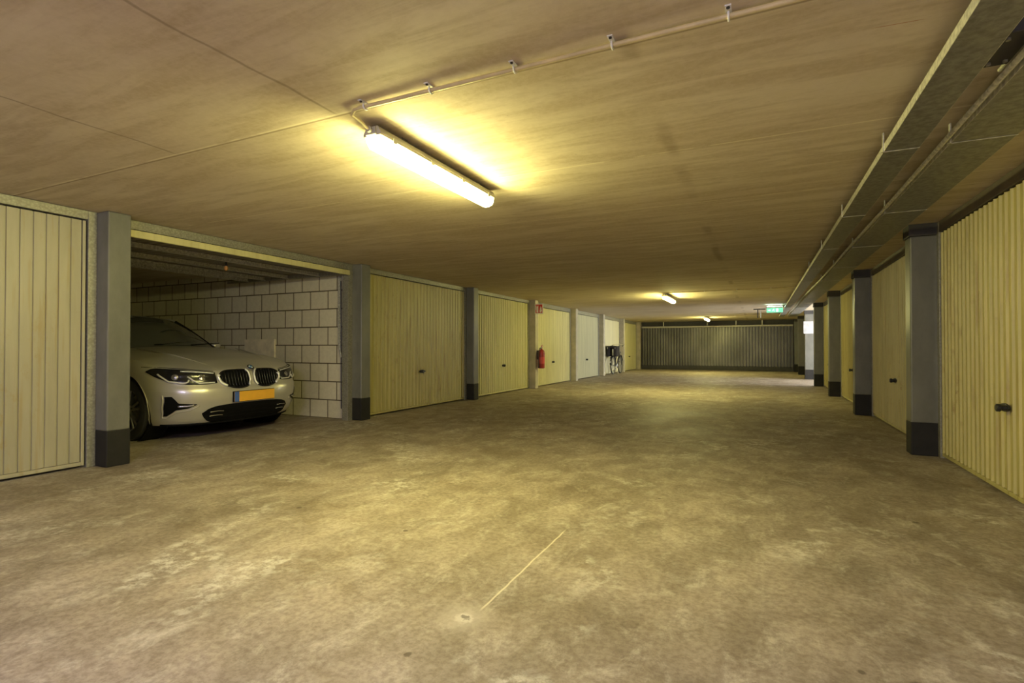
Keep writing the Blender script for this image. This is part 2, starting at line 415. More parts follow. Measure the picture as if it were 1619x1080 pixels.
garage_door('R', *R(6), 'rib', M['cream2'], 'sliver of garage door just beyond the side passage', header=M['shaded_header'], ztop=2.04)
garage_door('R', *R(7), 'rib', M['cream4'], 'last garage door on right beside the far shutter', header=M['shaded_header'], ztop=2.04)

# the raised door over the car
_dn[0] += 1
y0, y1 = L(1)
rd = empty('door_%d' % _dn[0], (LJ, (y0 + y1) / 2, 0), kind='structure', label='raised up-and-over garage door under the ceiling above the silver car', cat='garage door')
build(MB().box(LJ, LJ - .13, y0, y0 + .045, 0, H - .003).box(LJ, LJ - .10, y1 - .09, y1, 0, H - .003), 'jamb', M['galv'], rd, bevel=.003)
build(MB().box(LJ - .002, LJ - .10, y0 + .045, y1 - .09, 2.055, H - .003), 'lintel', M['galv'], rd, bevel=.003)
xa, xb = -5.01, -7.02; ya, yb = y0 + .02, y1 - .105
build(MB().box(xa, xa - .028, ya, yb, 1.975, 2.04), 'leaf_edge', M['cream3'], rd, bevel=.004)
leaf = MB(); n = 30; p = (yb - ya) / n; prof = []
for i in range(n):
    q = ya + i * p; prof += [(q, 2.040), (q + p * .7, 2.040), (q + p * .78, 2.05), (q + p * .93, 2.05)]
prof.append((yb, 2.040)); k = len(prof)
leaf.add([(x, y, z) for x in (xa - .03, xb) for y, z in prof] , [(i, i+1, k+i+1, k+i) for i in range(k-1)])
build(leaf, 'leaf', plain('leaf_underside', (.22, .20, .16), .6), rd)
for i, x in enumerate((-5.55, -6.15, -6.62, -6.98)):
    build(MB().box(x, x - .05, ya, yb, 1.99, 2.036).box(x + .018, x + .0, ya, yb, 1.985, 1.993), 'crossbar', M['tray_rim'], rd, bevel=.003)
for y in (ya + .0, yb - .03):
    build(MB().box(xa - .03, xb, y, y + .03, 1.985, 2.038), 'leaf_stile', M['galv'], rd, bevel=.003)
for y in (2.69, 5.57):
    build(MB().box(LJ - .10, -7.6, y, y + .03, 2.00, 2.036), 'guide_rail', M['galv'], rd)
lt = build(MB().lathe([(.045, 2.035), (.045, 2.025), (.012, 2.02), (.012, 1.955)], (-5.67, 4.14, 0), 'z', 18), 'latch', M['dark'], rd, smooth='auto')
build(MB().lathe([(.002, 1.898), (.014, 1.902), (.022, 1.915), (.023, 1.928), (.018, 1.945), (.010, 1.957)], (-5.67, 4.14, 0), 'z', 18), 'latch_knob', plain('amber_knob', (.50, .24, .08), .10), lt, smooth=True)
# spring track, cable and lower arm on the block wall beside the jamb
build(MB().box(-5.275, -5.31, 5.575, 5.60, 1.02, 1.99), 'side_track', M['tray_rim'], rd)
build(MB().tube([(-5.255, 5.57, 1.92), (-5.255, 5.58, 1.3), (-5.25, 5.575, .75), (-5.24, 5.57, .15)], .007, 6), 'lift_cable', M['dark'], rd)
build(MB().tube([(-5.29, 5.585, 1.05), (-5.26, 5.57, .92), (-5.24, 5.57, .86)], .014, 8), 'pivot_arm', M['tray_rim'], rd)

# smooth board on the block wall behind the bonnet
tag(build(MB().box(-7.22, -6.57, 5.588, 5.612, .79, 1.12), 'wall_board', M['beige'], bevel=.003), 'smooth beige board fixed on the block wall behind the car bonnet', 'board')

# far end: corrugated shutter hung from a rail
sh = empty('door_%d' % (_dn[0] + 1), (-2, 24.3, 0), kind='structure', label='wide corrugated metal shutter closing the far end of the aisle', cat='shutter')
xs0, xs1 = -4.88, 1.24; n = 52; p = (xs1 - xs0) / n; prof = []
for i in range(n):
    q = xs0 + i * p; prof += [(q, 24.38), (q + p * .34, 24.38), (q + p * .37, 24.28), (q + p * .97, 24.28)]
prof.append((xs1, 24.38)); k = len(prof)
build(MB().add([(x, y, z) for z in (.19, 1.86) for x, y in prof], [(i, i+1, k+i+1, k+i) for i in range(k-1)]), 'corrugated_sheet', M['zinc'], sh)
build(MB().box(xs0, xs1, 24.30, 24.36, .01, .20), 'kick_board', M['cap'], sh)
build(MB().box(xs0, xs1, 24.36, 24.58, 1.96, H - .005), 'header_board', M['cap'], sh)
build(MB().box(xs0, xs1, 24.20, 24.27, 1.87, 1.925), 'track', M['tray_rim'], sh, bevel=.004)
for x in (-3.9, -2.05, -.9, .1):
    build(MB().box(x - .02, x + .02, 24.19, 24.23, 1.91, H), 'hanger', M['tray_rim'], sh)

# ------------------------------------------------------------------ lamps
def light_fitting(x, y, label, tube='lamp'):
    r = empty('fluorescent_light', (x, y, H), label=label, cat='ceiling light', group='fluorescent lights along the aisle ceiling')
    L_ = 1.27
    build(MB().prism([(x-.035, H-.022), (x+.035, H-.022), (x+.055, H-.055), (x+.055, H-.070), (x-.055, H-.070), (x-.055, H-.055)], 'y', y, y + L_), 'housing', M['housing'], r, bevel=.003)
    prof = [(.052, H-.070), (.050, H-.095), (.036, H-.122), (.014, H-.132), (-.014, H-.132), (-.036, H-.122), (-.050, H-.095), (-.052, H-.070)]
    rows = []
    for yy, k in ((y + .004, .80), (y + .03, 1), (y + L_ - .03, 1), (y + L_ - .004, .80)):
        rows.append([(x + px * k, yy, H - .070 + (pz - H + .070) * k) for px, pz in prof])
    m = MB().grid(rows); n = len(prof)
    m.add(rows[0], [tuple(range(n))]); m.add(rows[-1], [tuple(reversed(range(n)))])
    df = build(m, 'diffuser', M[tube], r, smooth='auto', weld=True)
    if tube == 'lamp':      # glow split by hand: slanted faces strongest; sides, underside dimmed against ceiling/floor glare
        df.data.materials.append(M['lamp_side']); df.data.materials.append(M['lamp_low'])
        for f in df.data.polygons:
            if f.center.z > -.097 or abs(f.normal.y) > .8: f.material_index = 1
            elif f.center.z < -.125: f.material_index = 2
    for yy in (y + .22, y + L_ - .22):
        build(MB().box(x - .02, x + .02, yy, yy + .05, H - .024, H), 'ceiling_bracket', M['galv'], r)
    for yy in (y + .10, y + .45, y + .80, y + 1.15):
        for sx in (-1, 1):
            build(MB().box(x + sx*.054, x + sx*.060, yy, yy + .028, H - .082, H - .055), 'clip', M['housing'], r)
    build(MB().box(x - .03, x + .03, y - .012, y + .004, H - .068, H - .03).tube([(x, y - .03, H - .045), (x, y, H - .045)], .016, 10), 'cable_gland', M['housing'], r)
    return r
light_fitting(-1.77, 2.09, 'large lit fluorescent light nearest the camera, at end of cream conduit')
light_fitting(-1.80, 11.33, 'small lit fluorescent light second along the aisle')
light_fitting(-1.80, 20.57, 'farthest lit fluorescent light, close to the far shutter')
M['fill_lamp'] = emit('cool_fill_diffuser', (1, .90, 1.45), 80)  # added unseen light behind the camera, gives the foreground floor its neutral tone
light_fitting(-.75, -1.95, 'added unseen cool white fill light behind the camera', 'fill_lamp')

def conduit(x0, x1, y, xl, yl, label, saddles):
    r = empty('conduit', (x0, y, H), label=label, cat='conduit', group='surface conduits feeding the lights')
    build(MB().tube([(x0, y, H - .016), (x1, y, H - .016)], .0095, 10), 'pipe', M['pvc'], r, smooth='auto')
    build(MB().tube([(x0 + .01, y, H - .016), (x0 - .03, y + .004, H - .017), (xl, y + .03, H - .022), (xl, yl - .08, H - .03), (xl, yl - .03, H - .045)], .008, 10), 'flexible_tail', M['pvc'], r, smooth='auto')
    for sx in saddles:
        s_ = build(MB().tube([(sx, y + .016 * math.cos(a), H - .016 - .014 * math.sin(a)) for a in [k * PI / 6 for k in range(-1, 8)]], .004, 6)
              .box(sx - .010, sx + .010, y - .042, y + .022, H - .004, H), 'saddle', M['white_p'], r)
        build(MB().lathe([(.006, H - .008), (.006, H - .003)], (sx, y - .032, 0), 'z', 10), 'screw', M['dark'], s_)
conduit(-1.70, .60, 1.915, -1.77, 2.09, 'cream conduit crossing ceiling to the nearest light', [-1.66, -1.295, -.89, -.49, -.09, .32])
conduit(-1.74, .60, 11.15, -1.80, 11.33, 'distant conduit crossing ceiling to the second light', [-1.6, -1.0, -.4, .2])
conduit(-1.74, .60, 20.39, -1.80, 20.57, 'faint conduit crossing ceiling to the farthest light', [-1.6, -.8, 0])

# ------------------------------------------------------------------ cable trays on the right of the ceiling
def cable_tray(x0, x1, label, ya=-4, yb=20.2, z0=2.04, z1=2.08):
    r = empty('cable_tray', ((x0 + x1) / 2, ya, z0), label=label, cat='cable tray', group='hanging cable trays along the right row')
    build(MB().box(x0, x1, ya, yb, z0, z0 + .003), 'tray_bottom', M['tray'], r)
    build(MB().box(x0 - .002, x0, ya, yb, z0, z1).box(x0, x0 + .010, ya, yb, z1, z1 + .002), 'rim', M['tray_rim'], r)
    build(MB().box(x1, x1 + .002, ya, yb, z0, z1), 'rim', M['tray_rim'], r)
    y = .25; k = 0
    while y < yb:
        build(MB().box(x0 - .008, x0 - .002, y, y + .022, z0 - .002, H - .002).box(x0 - .014, x1 + .004, y + .012, y + .020, z0 - .002, z0), 'bracket', M['tray_rim'], r)
        y += 1.55; k += 1
    return r
cable_tray(.605, .755, 'narrow steel cable tray hanging nearer the aisle')
cable_tray(.887, 1.144, 'wide steel cable tray hanging over the right pillars')
pts = []
y = -3.8
while y < 19.6:
    sag = .03 * max(0, math.sin((y - 8.5) * .9)) if 8.5 < y < 15.5 else 0
    pts.append((.860 - .035 * max(0, min(1, (y - 8.5) / 2)) * (1 if y > 8.5 else 0) + .003 * math.sin(y * 1.7), y, 2.052 - sag)); y += .3
tag(build(MB().tube(pts, .012, 8), 'cable', M['tray_rim'], smooth='auto'), 'pale cable running under the inner edge of the wide cable tray', 'cable')
jb = empty('junction_box', (.81, 2.5, 2.1), label='small dark metal plate with bolts between the two cable trays', cat='junction box')
build(MB().box(.775, .865, 2.36, 2.62, 2.085, H), 'plate', M['cap'], jb, bevel=.005)
for by in (2.40, 2.58):
    for bx in (.795, .845):
        build(MB().lathe([(.008, 2.076), (.008, 2.086)], (bx, by, 0), 'z', 6), 'bolt', M['galv'], jb)
build(MB().tube([(.868, 2.28, 2.10), (.868, 2.70, 2.10)], .008, 8), 'pipe', M['tray_rim'], jb, smooth='auto')

# ------------------------------------------------------------------ exit sign, hung from the ceiling before the side passage
ex = empty('exit_sign', (.37, 15.6, 2.0), label='green illuminated exit sign hanging under the ceiling before the side passage', cat='exit sign')
build(MB().box(.17, .57, 15.60, 15.68, 2.045, 2.085), 'housing', M['white_p'], ex, bevel=.006)
build(MB().box(.19, .55, 15.61, 15.67, 2.086, 2.094), 'light_strip', emit('exit_strip', (.66, 1, .9), 10), ex)
pn = build(MB().box(.175, .565, 15.63, 15.645, 1.925, 2.044), 'sign_panel', emit('exit_green', (.14, .50, .33), .8), ex, bevel=.002)
wm = emit('exit_white', (.70, 1, .85), .8)
fig = MB()
fy = (15.624, 15.629)
def quad(m, pts):   # thin plate in the XZ plane on the front of the sign
    m.prism([(a, b) for a, b in pts], 'y', fy[0], fy[1])
quad(fig, [(.40, 1.945), (.455, 1.945), (.455, 2.03), (.40, 2.03)])
build(fig, 'doorway_mark', wm, pn)
fig = MB()
fig.lathe([(.010, 0), (.010, .005)], (.345, fy[0], 2.018), 'y', 12)
quad(fig, [(.322, 1.985), (.345, 1.982), (.352, 2.006), (.330, 2.008)]); quad(fig, [(.322, 1.985), (.335, 1.985), (.318, 1.962), (.298, 1.958), (.298, 1.964), (.312, 1.968)])
quad(fig, [(.334, 1.985), (.347, 1.983), (.366, 1.966), (.360, 1.944), (.352, 1.946), (.355, 1.964)]); quad(fig, [(.348, 2.004), (.352, 1.996), (.376, 1.992), (.376, 1.999)])
quad(fig, [(.330, 2.006), (.334, 1.999), (.312, 1.985), (.307, 1.990)])
build(fig, 'running_figure', wm, pn)
fig = MB()
quad(fig, [(.205, 1.978), (.245, 1.978), (.245, 1.960), (.275, 1.987), (.245, 2.014), (.245, 1.996), (.205, 1.996)])
build(fig, 'arrow_mark', wm, pn)
for x in (.22, .52):
    build(MB().tube([(x, 15.64, 2.094), (x, 15.64, H)], .006, 8), 'hanging_rod', M['galv'], ex)
# door track end bracket left of the sign
br = empty('hanging_bracket', (.02, 17.2, 2.0), label='small dark steel bracket hanging left of the green exit sign', cat='bracket')
build(MB().box(-.16, .16, 17.18, 17.24, H - .03, H), 'top_plate', M['cap'], br)
build(MB().box(-.06, -.03, 17.19, 17.23, 1.87, H - .03), 'hanger_rod', M['cap'], br)
build(MB().box(.02, .05, 17.19, 17.23, 1.87, H - .03), 'hanger_rod', M['tray_rim'], br)

# white notice board on the daylit pillar
nb = empty('notice_board', (1.35, 18.58, 1.5), label='white notice board on the daylit pillar in the side passage', cat='notice board')
build(MB().box(1.235, 1.50, 18.585, 18.597, 1.42, 1.80), 'board', M['notice'], nb, bevel=.002)
build(MB().box(1.27, 1.33, 18.580, 18.586, 1.50, 1.53), 'faint_mark', plain('faint_grey', (.45, .46, .5), .6), nb)

# ------------------------------------------------------------------ fire extinguisher and its flag sign
fx = empty('fire_extinguisher', (-4.79, 11.83, .48), label='red fire extinguisher hanging on the cream concrete pillar', cat='fire extinguisher')
cx, cy = -4.79, 11.83
build(MB().lathe([(.06, .485), (.078, .492), (.082, .51), (.082, .86), (.076, .90), (.055, .93), (.028, .945), (.028, .965)], (cx, cy, 0), 'z', 28), 'cylinder', M['red'], fx, smooth='auto')
build(MB().lathe([(.083, .60), (.083, .76)], (cx, cy, 0), 'z', 28, cap=False), 'label_band', plain('extinguisher_band', (.5, .06, .05), .4), fx, smooth=True)
build(MB().lathe([(.020, .962), (.024, .975), (.024, 1.0), (.012, 1.01)], (cx, cy, 0), 'z', 16), 'valve', M['chrome'], fx, smooth='auto')
build(MB().prism([(cy - .02, .995), (cy + .10, 1.01), (cy + .10, 1.022), (cy - .02, 1.012)], 'x', cx - .012, cx + .012)
      .prism([(cy - .02, 1.02), (cy + .09, 1.045), (cy + .09, 1.055), (cy - .02, 1.035)], 'x', cx - .012, cx + .012), 'lever', M['red'], fx)
build(MB().tube([(cx, cy - .02, .985), (cx - .01, cy - .08, .975), (cx - .02, cy - .105, .92), (cx - .03, cy - .10, .75), (cx - .03, cy - .095, .56), (cx - .03, cy - .09, .50)], [.010]*4 + [.011, .016], 10), 'hose', M['dark'], fx, smooth='auto')
build(MB().box(LX, cx - .06, cy - .025, cy + .025, .70, .92).tube([(LX + .01, cy - .06, .84)] + [(cx + .087 * math.cos(a), cy + .087 * math.sin(a), .84) for a in [PI + .8 - k * .4 for k in range(-0, 12)]], .004, 6), 'wall_hook', M['cap'], fx)

fs = empty('fire_sign', (-4.79, 11.70, 1.95), label='red and white fire extinguisher flag sign on top of the cream pillar', cat='sign')
x0, x1, z0, z1 = -4.91, -4.69, 1.80, 2.05; ys = 11.705
build(MB().box(x0, x1, ys - .004, ys, z0, z1), 'sign_plate', M['sign_white'], fs, bevel=.001)
pl = build(MB().box(x0 + .024, x1 - .024, ys - .006, ys - .0035, z0 + .024, z1 - .024), 'red_field', M['sign_red'], fs)
g = MB(); cxs = -4.84
ya_, yb_ = ys - .0085, ys - .0055
g.prism([(cxs-.024, 1.835), (cxs+.024, 1.835), (cxs+.024, 1.96), (cxs+.012, 1.98), (cxs-.012, 1.98), (cxs-.024, 1.96)], 'y', ya_, yb_)
g.prism([(cxs-.01, 1.985), (cxs+.035, 1.985), (cxs+.035, 1.995), (cxs-.01, 1.995)], 'y', ya_, yb_)
g.prism([(cxs-.045, 1.90), (cxs-.036, 1.90), (cxs-.030, 1.985), (cxs-.010, 1.998), (cxs-.018, 2.004), (cxs-.042, 1.99)], 'y', ya_, yb_)
build(g, 'extinguisher_mark', M['sign_white'], pl)
cxf = -4.755
build(MB().prism([(cxf-.020, 1.84), (cxf+.012, 1.835), (cxf+.030, 1.87), (cxf+.022, 1.92), (cxf+.028, 1.965), (cxf+.008, 1.94), (cxf, 1.99), (cxf-.016, 1.95), (cxf-.022, 1.90), (cxf-.032, 1.87)], 'y', ya_, yb_), 'flame_mark', M['sign_white'], pl)
build(MB().box(LX, LX - .004, ys - .004, ys + .06, z0 + .02, z1 - .02), 'fixing_flange', M['sign_white'], fs)

# ------------------------------------------------------------------ bicycle standing along the left doors
bk = empty('bicycle', (-4.72, 19.3, 0), label='parked city bicycle with black double panniers in front of the white door', cat='bicycle')
BX = -4.85; R_ = .34; ry, fyy = 18.95, 20.02
bmat = plain('black_bicycle_paint', (.02, .02, .022), .3)
def bt(name, pts, r, m=None, par=None): return build(MB().tube(pts, r, 8), name, m or bmat, par or bk, smooth='auto')
for wy in (ry, fyy):
    wh = build(MB().lathe([(R_-.035, -.018), (R_-.010, -.02), (R_, 0), (R_-.010, .02), (R_-.035, .018)], (BX, wy, R_), 'x', 36, closed=True), 'tyre', M['rubber'], bk, smooth='auto')
    build(MB().lathe([(R_-.05, -.013), (R_-.032, -.015), (R_-.032, .015), (R_-.05, .013)], (BX, wy, R_), 'x', 36, closed=True), 'wheel_rim', M['tray'], wh, smooth='auto')
    sp = MB()
    for k in range(18):
        a = k * PI / 9; sp.tube([(BX + (.02 if k % 2 else -.02), wy + .02 * math.cos(a + .6), R_ + .02 * math.sin(a + .6)), (BX, wy + (R_-.045) * math.cos(a), R_ + (R_-.045) * math.sin(a))], .0022, 4)
    build(sp, 'spokes', M['tray'], wh)
    build(MB().lathe([(.02, -.045), (.02, .045)], (BX, wy, R_), 'x', 12), 'hub', M['chrome'], wh, smooth='auto')
bb = (BX, ry + .45, .29); seat = (BX, ry + .27, .80); head = (BX, fyy - .16, .86); hb = (BX, fyy - .13, .66)
bt('frame', [bb, seat], .016); 
fr = MB()
fr.tube([bb, hb], .019, 8).tube([(BX, ry + .36, .52), head], .015, 8).tube([(BX, fyy - .10, .58), (BX, fyy - .19, .98)], .018, 8)
for sx in (-.05, .05):
    fr.tube([(BX + sx, ry, R_), (bb[0] + sx * .5, bb[1], bb[2])], .009, 6).tube([(BX + sx, ry, R_), (BX + sx * .3, seat[1] + .01, seat[2] - .08)], .008, 6)
build(fr, 'frame_tubes', bmat, bk, smooth='auto')
fk = MB()
for sx in (-.055, .055): fk.tube([(BX + sx, fyy, R_), (BX + sx, fyy - .08, .55), (BX + sx * .6, fyy - .11, .66)], .010, 6)
build(fk, 'fork', bmat, bk, smooth='auto')
bt('handlebar_stem', [(BX, fyy - .18, .96), (BX, fyy - .20, 1.07), (BX, fyy - .16, 1.10)], .012, M['chrome'])
h_ = bt('handlebar', [(BX - .20, fyy - .42, 1.05), (BX - .21, fyy - .30, 1.08), (BX - .15, fyy - .17, 1.11), (BX, fyy - .15, 1.11), (BX + .20, fyy - .17, 1.11), (BX + .21, fyy - .30, 1.08), (BX + .20, fyy - .42, 1.05)], .011, M['chrome'])
for sx in (-1, 1): bt('grip', [(BX + sx * .207, fyy - .33, 1.075), (BX + sx * .20, fyy - .44, 1.045)], .017, M['dark'], h_)
build(MB().lathe([(.045, 0), (.042, .05), (.02, .07)], (BX, fyy - .06, .80), 'y', 16), 'headlamp', M['chrome'], bk, smooth='auto')
bt('seat_post', [seat, (BX, seat[1] - .04, .93)], .013, M['chrome'])
sd = MB()
rows = []
for t in range(7):
    k = t / 6; yy = seat[1] - .20 + .28 * k; wd = .10 * (1 - k) ** .6 + .022
    rows.append([(BX + wd * math.cos(a), yy, .955 + .028 * math.sin(a)) for a in [j * PI / 6 for j in range(12)]])
for r_ in rows: r_.append(r_[0])
sd.grid(rows); sd.add(rows[0][:12], [tuple(range(12))]); sd.add(rows[-1][:12], [tuple(range(12))])
build(sd, 'saddle', M['dark'], bk, smooth='auto', weld=True)
rk = MB()
for sx in (-.06, .06):
    rk.tube([(BX + sx, ry - .22, .745), (BX + sx, ry + .22, .745)], .006, 6).tube([(BX + sx, ry, R_), (BX + sx, ry - .12, .745)], .006, 6).tube([(BX + sx, ry, R_), (BX + sx, ry + .10, .745)], .006, 6)
for q in (-.2, -.07, .07, .2): rk.tube([(BX - .06, ry + q, .745), (BX + .06, ry + q, .745)], .005, 6)
build(rk, 'luggage_rack', bmat, bk, smooth='auto')
for sx in (-1, 1):
    xa_, xb_ = BX + sx * .06, BX + sx * .19
    pn_ = build(MB().box(xa_, xb_, ry - .24, ry + .18, .66, 1.02), 'pannier', plain('black_canvas', (.018, .014, .016), .8), bk, bevel=.03)
    build(MB().box(xa_, xb_ + sx * .006, ry - .25, ry + .19, 1.0, 1.045), 'flap', M['dark'], pn_, bevel=.012)
    build(MB().box(BX + sx * .13, BX + sx * .15, ry - .258, ry - .24, .93, 1.0), 'buckle', M['alloy'], pn_)
build(MB().box(BX - .075, BX + .075, ry - .23, ry + .17, .98, 1.05), 'pannier_bridge', plain('black_canvas_bridge', (.02, .016, .018), .8), bk, bevel=.02)
mg = MB(); prof = [(a, .365) for a in [PI * .12 + k * PI * .86 / 12 for k in range(13)]]
for wy in (ry, fyy):
    rows = [[(BX + ox, wy + .365 * math.cos(a), R_ + .365 * math.sin(a)) for ox in (-.028, -.015, 0, .015, .028)] for a, _ in prof]
    build(MB().grid(rows), 'mudguard', bmat, bk, smooth=True)
bt('mudguard_reflector', [(BX, ry - .375, .44), (BX, ry - .385, .50)], .022, M['chrome'])
cr = build(MB().lathe([(.03, .028), (.095, .03), (.095, .034), (.03, .036)], (BX, bb[1], bb[2]), 'x', 24), 'crankset', M['chrome'], bk, smooth='auto')
build(MB().tube([(BX - .05, bb[1], bb[2]), (BX - .06, bb[1] + .02, bb[2] - .17)], .009, 6).tube([(BX + .05, bb[1], bb[2]), (BX + .06, bb[1] - .02, bb[2] + .17)], .009, 6), 'crank_arms', M['chrome'], cr)
for sx in (-1, 1): build(MB().box(BX + sx * .06, BX + sx * .15, bb[1] - .02 - sx * .04 , bb[1] + .06 - sx * .04, bb[2] + sx * .17 - .01, bb[2] + sx * .17 + .01), 'pedal', M['dark'], cr, bevel=.004)
bt('kickstand', [(BX + .05, ry + .18, .30), (BX + .17, ry + .12, .015)], .009, M['chrome'])
bt('kickstand', [(BX - .05, ry + .18, .30), (BX - .15, ry + .12, .015)], .009, M['chrome'])
import math  # body surface
CAR_A, CAR_W, CAR_N = 0.66, 0.913, 2.7
def interp(t, pts):
    if t <= pts[0][0]: return pts[0][1]
    for (a, va), (b, vb) in zip(pts, pts[1:]):
        if t <= b:
            k = (t - a) / (b - a); return va + (vb - va) * k
    return pts[-1][1]
def smooth(t, pts):
    if t <= pts[0][0]: return pts[0][1]
    for (a, va), (b, vb) in zip(pts, pts[1:]):
        if t <= b:
            k = (t - a) / (b - a); k = k * k * (3 - 2 * k); return va + (vb - va) * k
    return pts[-1][1]
def nose_x(z):      # how far the nose reaches at each height, on the centre line
    return smooth(z, [(.14, .70), (.24, .78), (.34, .815), (.46, .842), (.53, .838), (.62, .800), (.70, .780), (.75, .755), (.80, .70), (1.0, .50)])
def tail_x(z):
    return smooth(z, [(.2, -3.74), (.4, -3.86), (.6, -3.88), (.8, -3.84), (1.0, -3.78)])
def half_w(z):      # half width of the flank at each height
    return smooth(z, [(.14, .84), (.26, .875), (.40, .893), (.60, .905), (.72, .903), (.82, .885), (.90, .862), (1.0, .83)])
def edge_z(x):      # height of the shoulder line along the car
    return interp(x, [(-3.9, .93), (-3.3, .965), (-2.0, .965), (-.6, .925), (-.2, .895), (.15, .86), (.4, .80), (.6, .755), (.78, .735), (.84, .73)])
def ridge_z(x):     # height of the bonnet and boot on the centre line
    return interp(x, [(-3.9, .95), (-3.6, 1.04), (-3.0, 1.06), (-.5, 1.02), (-.2, .995), (.2, .935), (.5, .862), (.68, .79), (.80, .745), (.84, .73)])
_arc = [(0, 0.0)]
for _i in range(1, 901):
    _t0, _t1 = (_i - 1) / 900 * math.pi / 2, _i / 900 * math.pi / 2
    _f = lambda t: (CAR_W * math.sin(t) ** (2 / CAR_N), CAR_A * max(0, math.cos(t)) ** (2 / CAR_N))
    (_y0, _x0), (_y1, _x1) = _f(_t0), _f(_t1)
    _arc.append((_arc[-1][0] + math.hypot(_y1 - _y0, _x1 - _x0), _t1))
ARC = _arc[-1][0]
def body(a, z):
    """point of the car's front and flank at arc length |a| from the nose (sign = side) and height z"""
    s = -1 if a < 0 else 1
    a = abs(a); w = half_w(z); nx = nose_x(z)
    if a < ARC:
        lo, hi = 0, len(_arc) - 1
        while hi - lo > 1:
            m = (lo + hi) // 2
            if _arc[m][0] <= a: lo = m
            else: hi = m
        k = (a - _arc[lo][0]) / max(1e-9, _arc[hi][0] - _arc[lo][0]); t = _arc[lo][1] + (_arc[hi][1] - _arc[lo][1]) * k
        return (nx - CAR_A + CAR_A * max(0, math.cos(t)) ** (2 / CAR_N), s * w * math.sin(t) ** (2 / CAR_N), z)
    return (nx - CAR_A - (a - ARC), s * w, z)

# ------------------------------------------------------------------ the silver car (x forward, y to its left, origin on the floor below the front axle)
CX, CY = -6.10, 4.20
paint = NT('silver_car_paint')
pz = paint.noise(paint.pos, 900, 2)
PAINT = paint.out(paint.mix(pz, (.56, .54, .46), (.65, .63, .54)), .30, .40); paint.b.inputs['Coat Weight'].default_value = .6; paint.b.inputs['Coat Roughness'].default_value = .06
GBLACK = plain('gloss_black_trim', (.012, .012, .013), .18); MBLACK = plain('matt_black_grille', (.005, .005, .005), .7, spec=.12)
GLASS = bpy.data.materials.new('car_glass'); GLASS.use_nodes = True
_b = GLASS.node_tree.nodes['Principled BSDF']; _b.inputs['Base Color'].default_value = (.55, .60, .58, 1); _b.inputs['Roughness'].default_value = .02; _b.inputs['Transmission Weight'].default_value = .9; _b.inputs['IOR'].default_value = 1.2
DARKIN = plain('car_interior', (.03, .03, .032), .7)
def W(p): return (CX + p[0], CY + p[1], p[2])
car = empty('car', (CX, CY, 0), label='silver saloon car parked nose-out in the open garage box', cat='car')
def cb(mb, name, mat, par=None, **k):
    m = MB(); m.v = [W(v) for v in mb.v]; m.f = mb.f
    return build(m, name, mat, par or car, **k)

ZB = .175
def column_points(kind, k):
    """bottom-to-top points (y>=0) of one column of the body side"""
    out = []; zt = .8; NR = 16
    def xy(z):
        if kind == 'f': x, y, _ = body(k * ARC * .99999, z); return x, y
        x0 = nose_x(z) - CAR_A; x1 = tail_x(z) + .45; wz = half_w(z)
        if kind == 's': return x0 + (x1 - x0) * k, wz - .010 * math.sin(PI * min(1, max(0, (z - .30) / .35))) * (1 if .15 < k < .75 else 0)
        t = k * PI / 2; return x1 - .45 * math.sin(t) ** (2 / 3.0), wz * max(0, math.cos(t)) ** (2 / 3.0)
    for _ in range(4): zt = edge_z(xy(zt)[0])
    for r in range(NR + 1):
        z = ZB + (zt - ZB) * (r / NR); x, y = xy(z); out.append((x, y, z))
    return out
cols = [column_points('f', i / 40) for i in range(0, 40)] + [column_points('s', i / 44) for i in range(0, 44)] + [column_points('r', i / 14) for i in range(0, 15)]
rows = []
NRr = 17
side = [[c[r] for c in cols] for r in range(NRr)]
cap = []
for j in range(1, 13):
    t = j / 12; row = []
    for c in cols:
        x, y, z = c[-1]; rz = ridge_z(x); e = 1 - (1 - t) ** 2.3
        row.append((x, y * (1 - t), z + (rz - z) * e))
    cap.append(row)
bottom = [[(c[0][0], c[0][1] * q, ZB) for c in cols] for q in (0, .5)]
half = bottom + side + cap
bm_ = MB()
bm_.grid(half); bm_.grid([[(x, -y, z) for x, y, z in r] for r in half], flip=True)
bodyo = cb(bm_, 'body_shell', PAINT, smooth='auto', weld=True)
# wheel arches cut into the shell
cut = MB()
for ax in (0.0, -2.851):
    for s in (-1, 1):
        m = MB().lathe([(.372, s * .64), (.372, s * 1.0)], (ax, 0, .335), 'y', 48)
        cut.v_off = None; b = len(cut.v); cut.v += m.v; cut.f += [tuple(b + i for i in f) for f in m.f]
cuto = cb(cut, 'arch_cutter', DARKIN)
bo = bodyo.modifiers.new('arches', 'BOOLEAN'); bo.operation = 'DIFFERENCE'; bo.solver = 'EXACT'; bo.object = cuto; bo.use_self = False
bpy.context.view_layer.update()
dg = bpy.context.evaluated_depsgraph_get()
me2 = bpy.data.meshes.new_from_object(bodyo.evaluated_get(dg)); bodyo.modifiers.clear(); bodyo.data = me2
bpy.data.objects.remove(cuto, do_unlink=True)
if len(me2.materials) == 0: me2.materials.append(PAINT)
for s in (-1, 1):
    for ax in (0.0, -2.851):
        cb(MB().lathe([(.368, s * .645), (.368, s * .86), (.362, s * .86), (.362, s * .65), (.02, s * .65)], (ax, 0, .335), 'y', 40, cap=False), 'wheel_well', MBLACK)
        if ax == 0.0:
            cb(MB().tube([(ax + .372 * math.cos(a), s * (half_w(.335 + .372 * math.sin(a)) - .004), .335 + .372 * math.sin(a)) for a in [-.38 + k * (PI + .76) / 30 for k in range(31)]], .004, 6), 'arch_lip', PAINT, smooth=True)

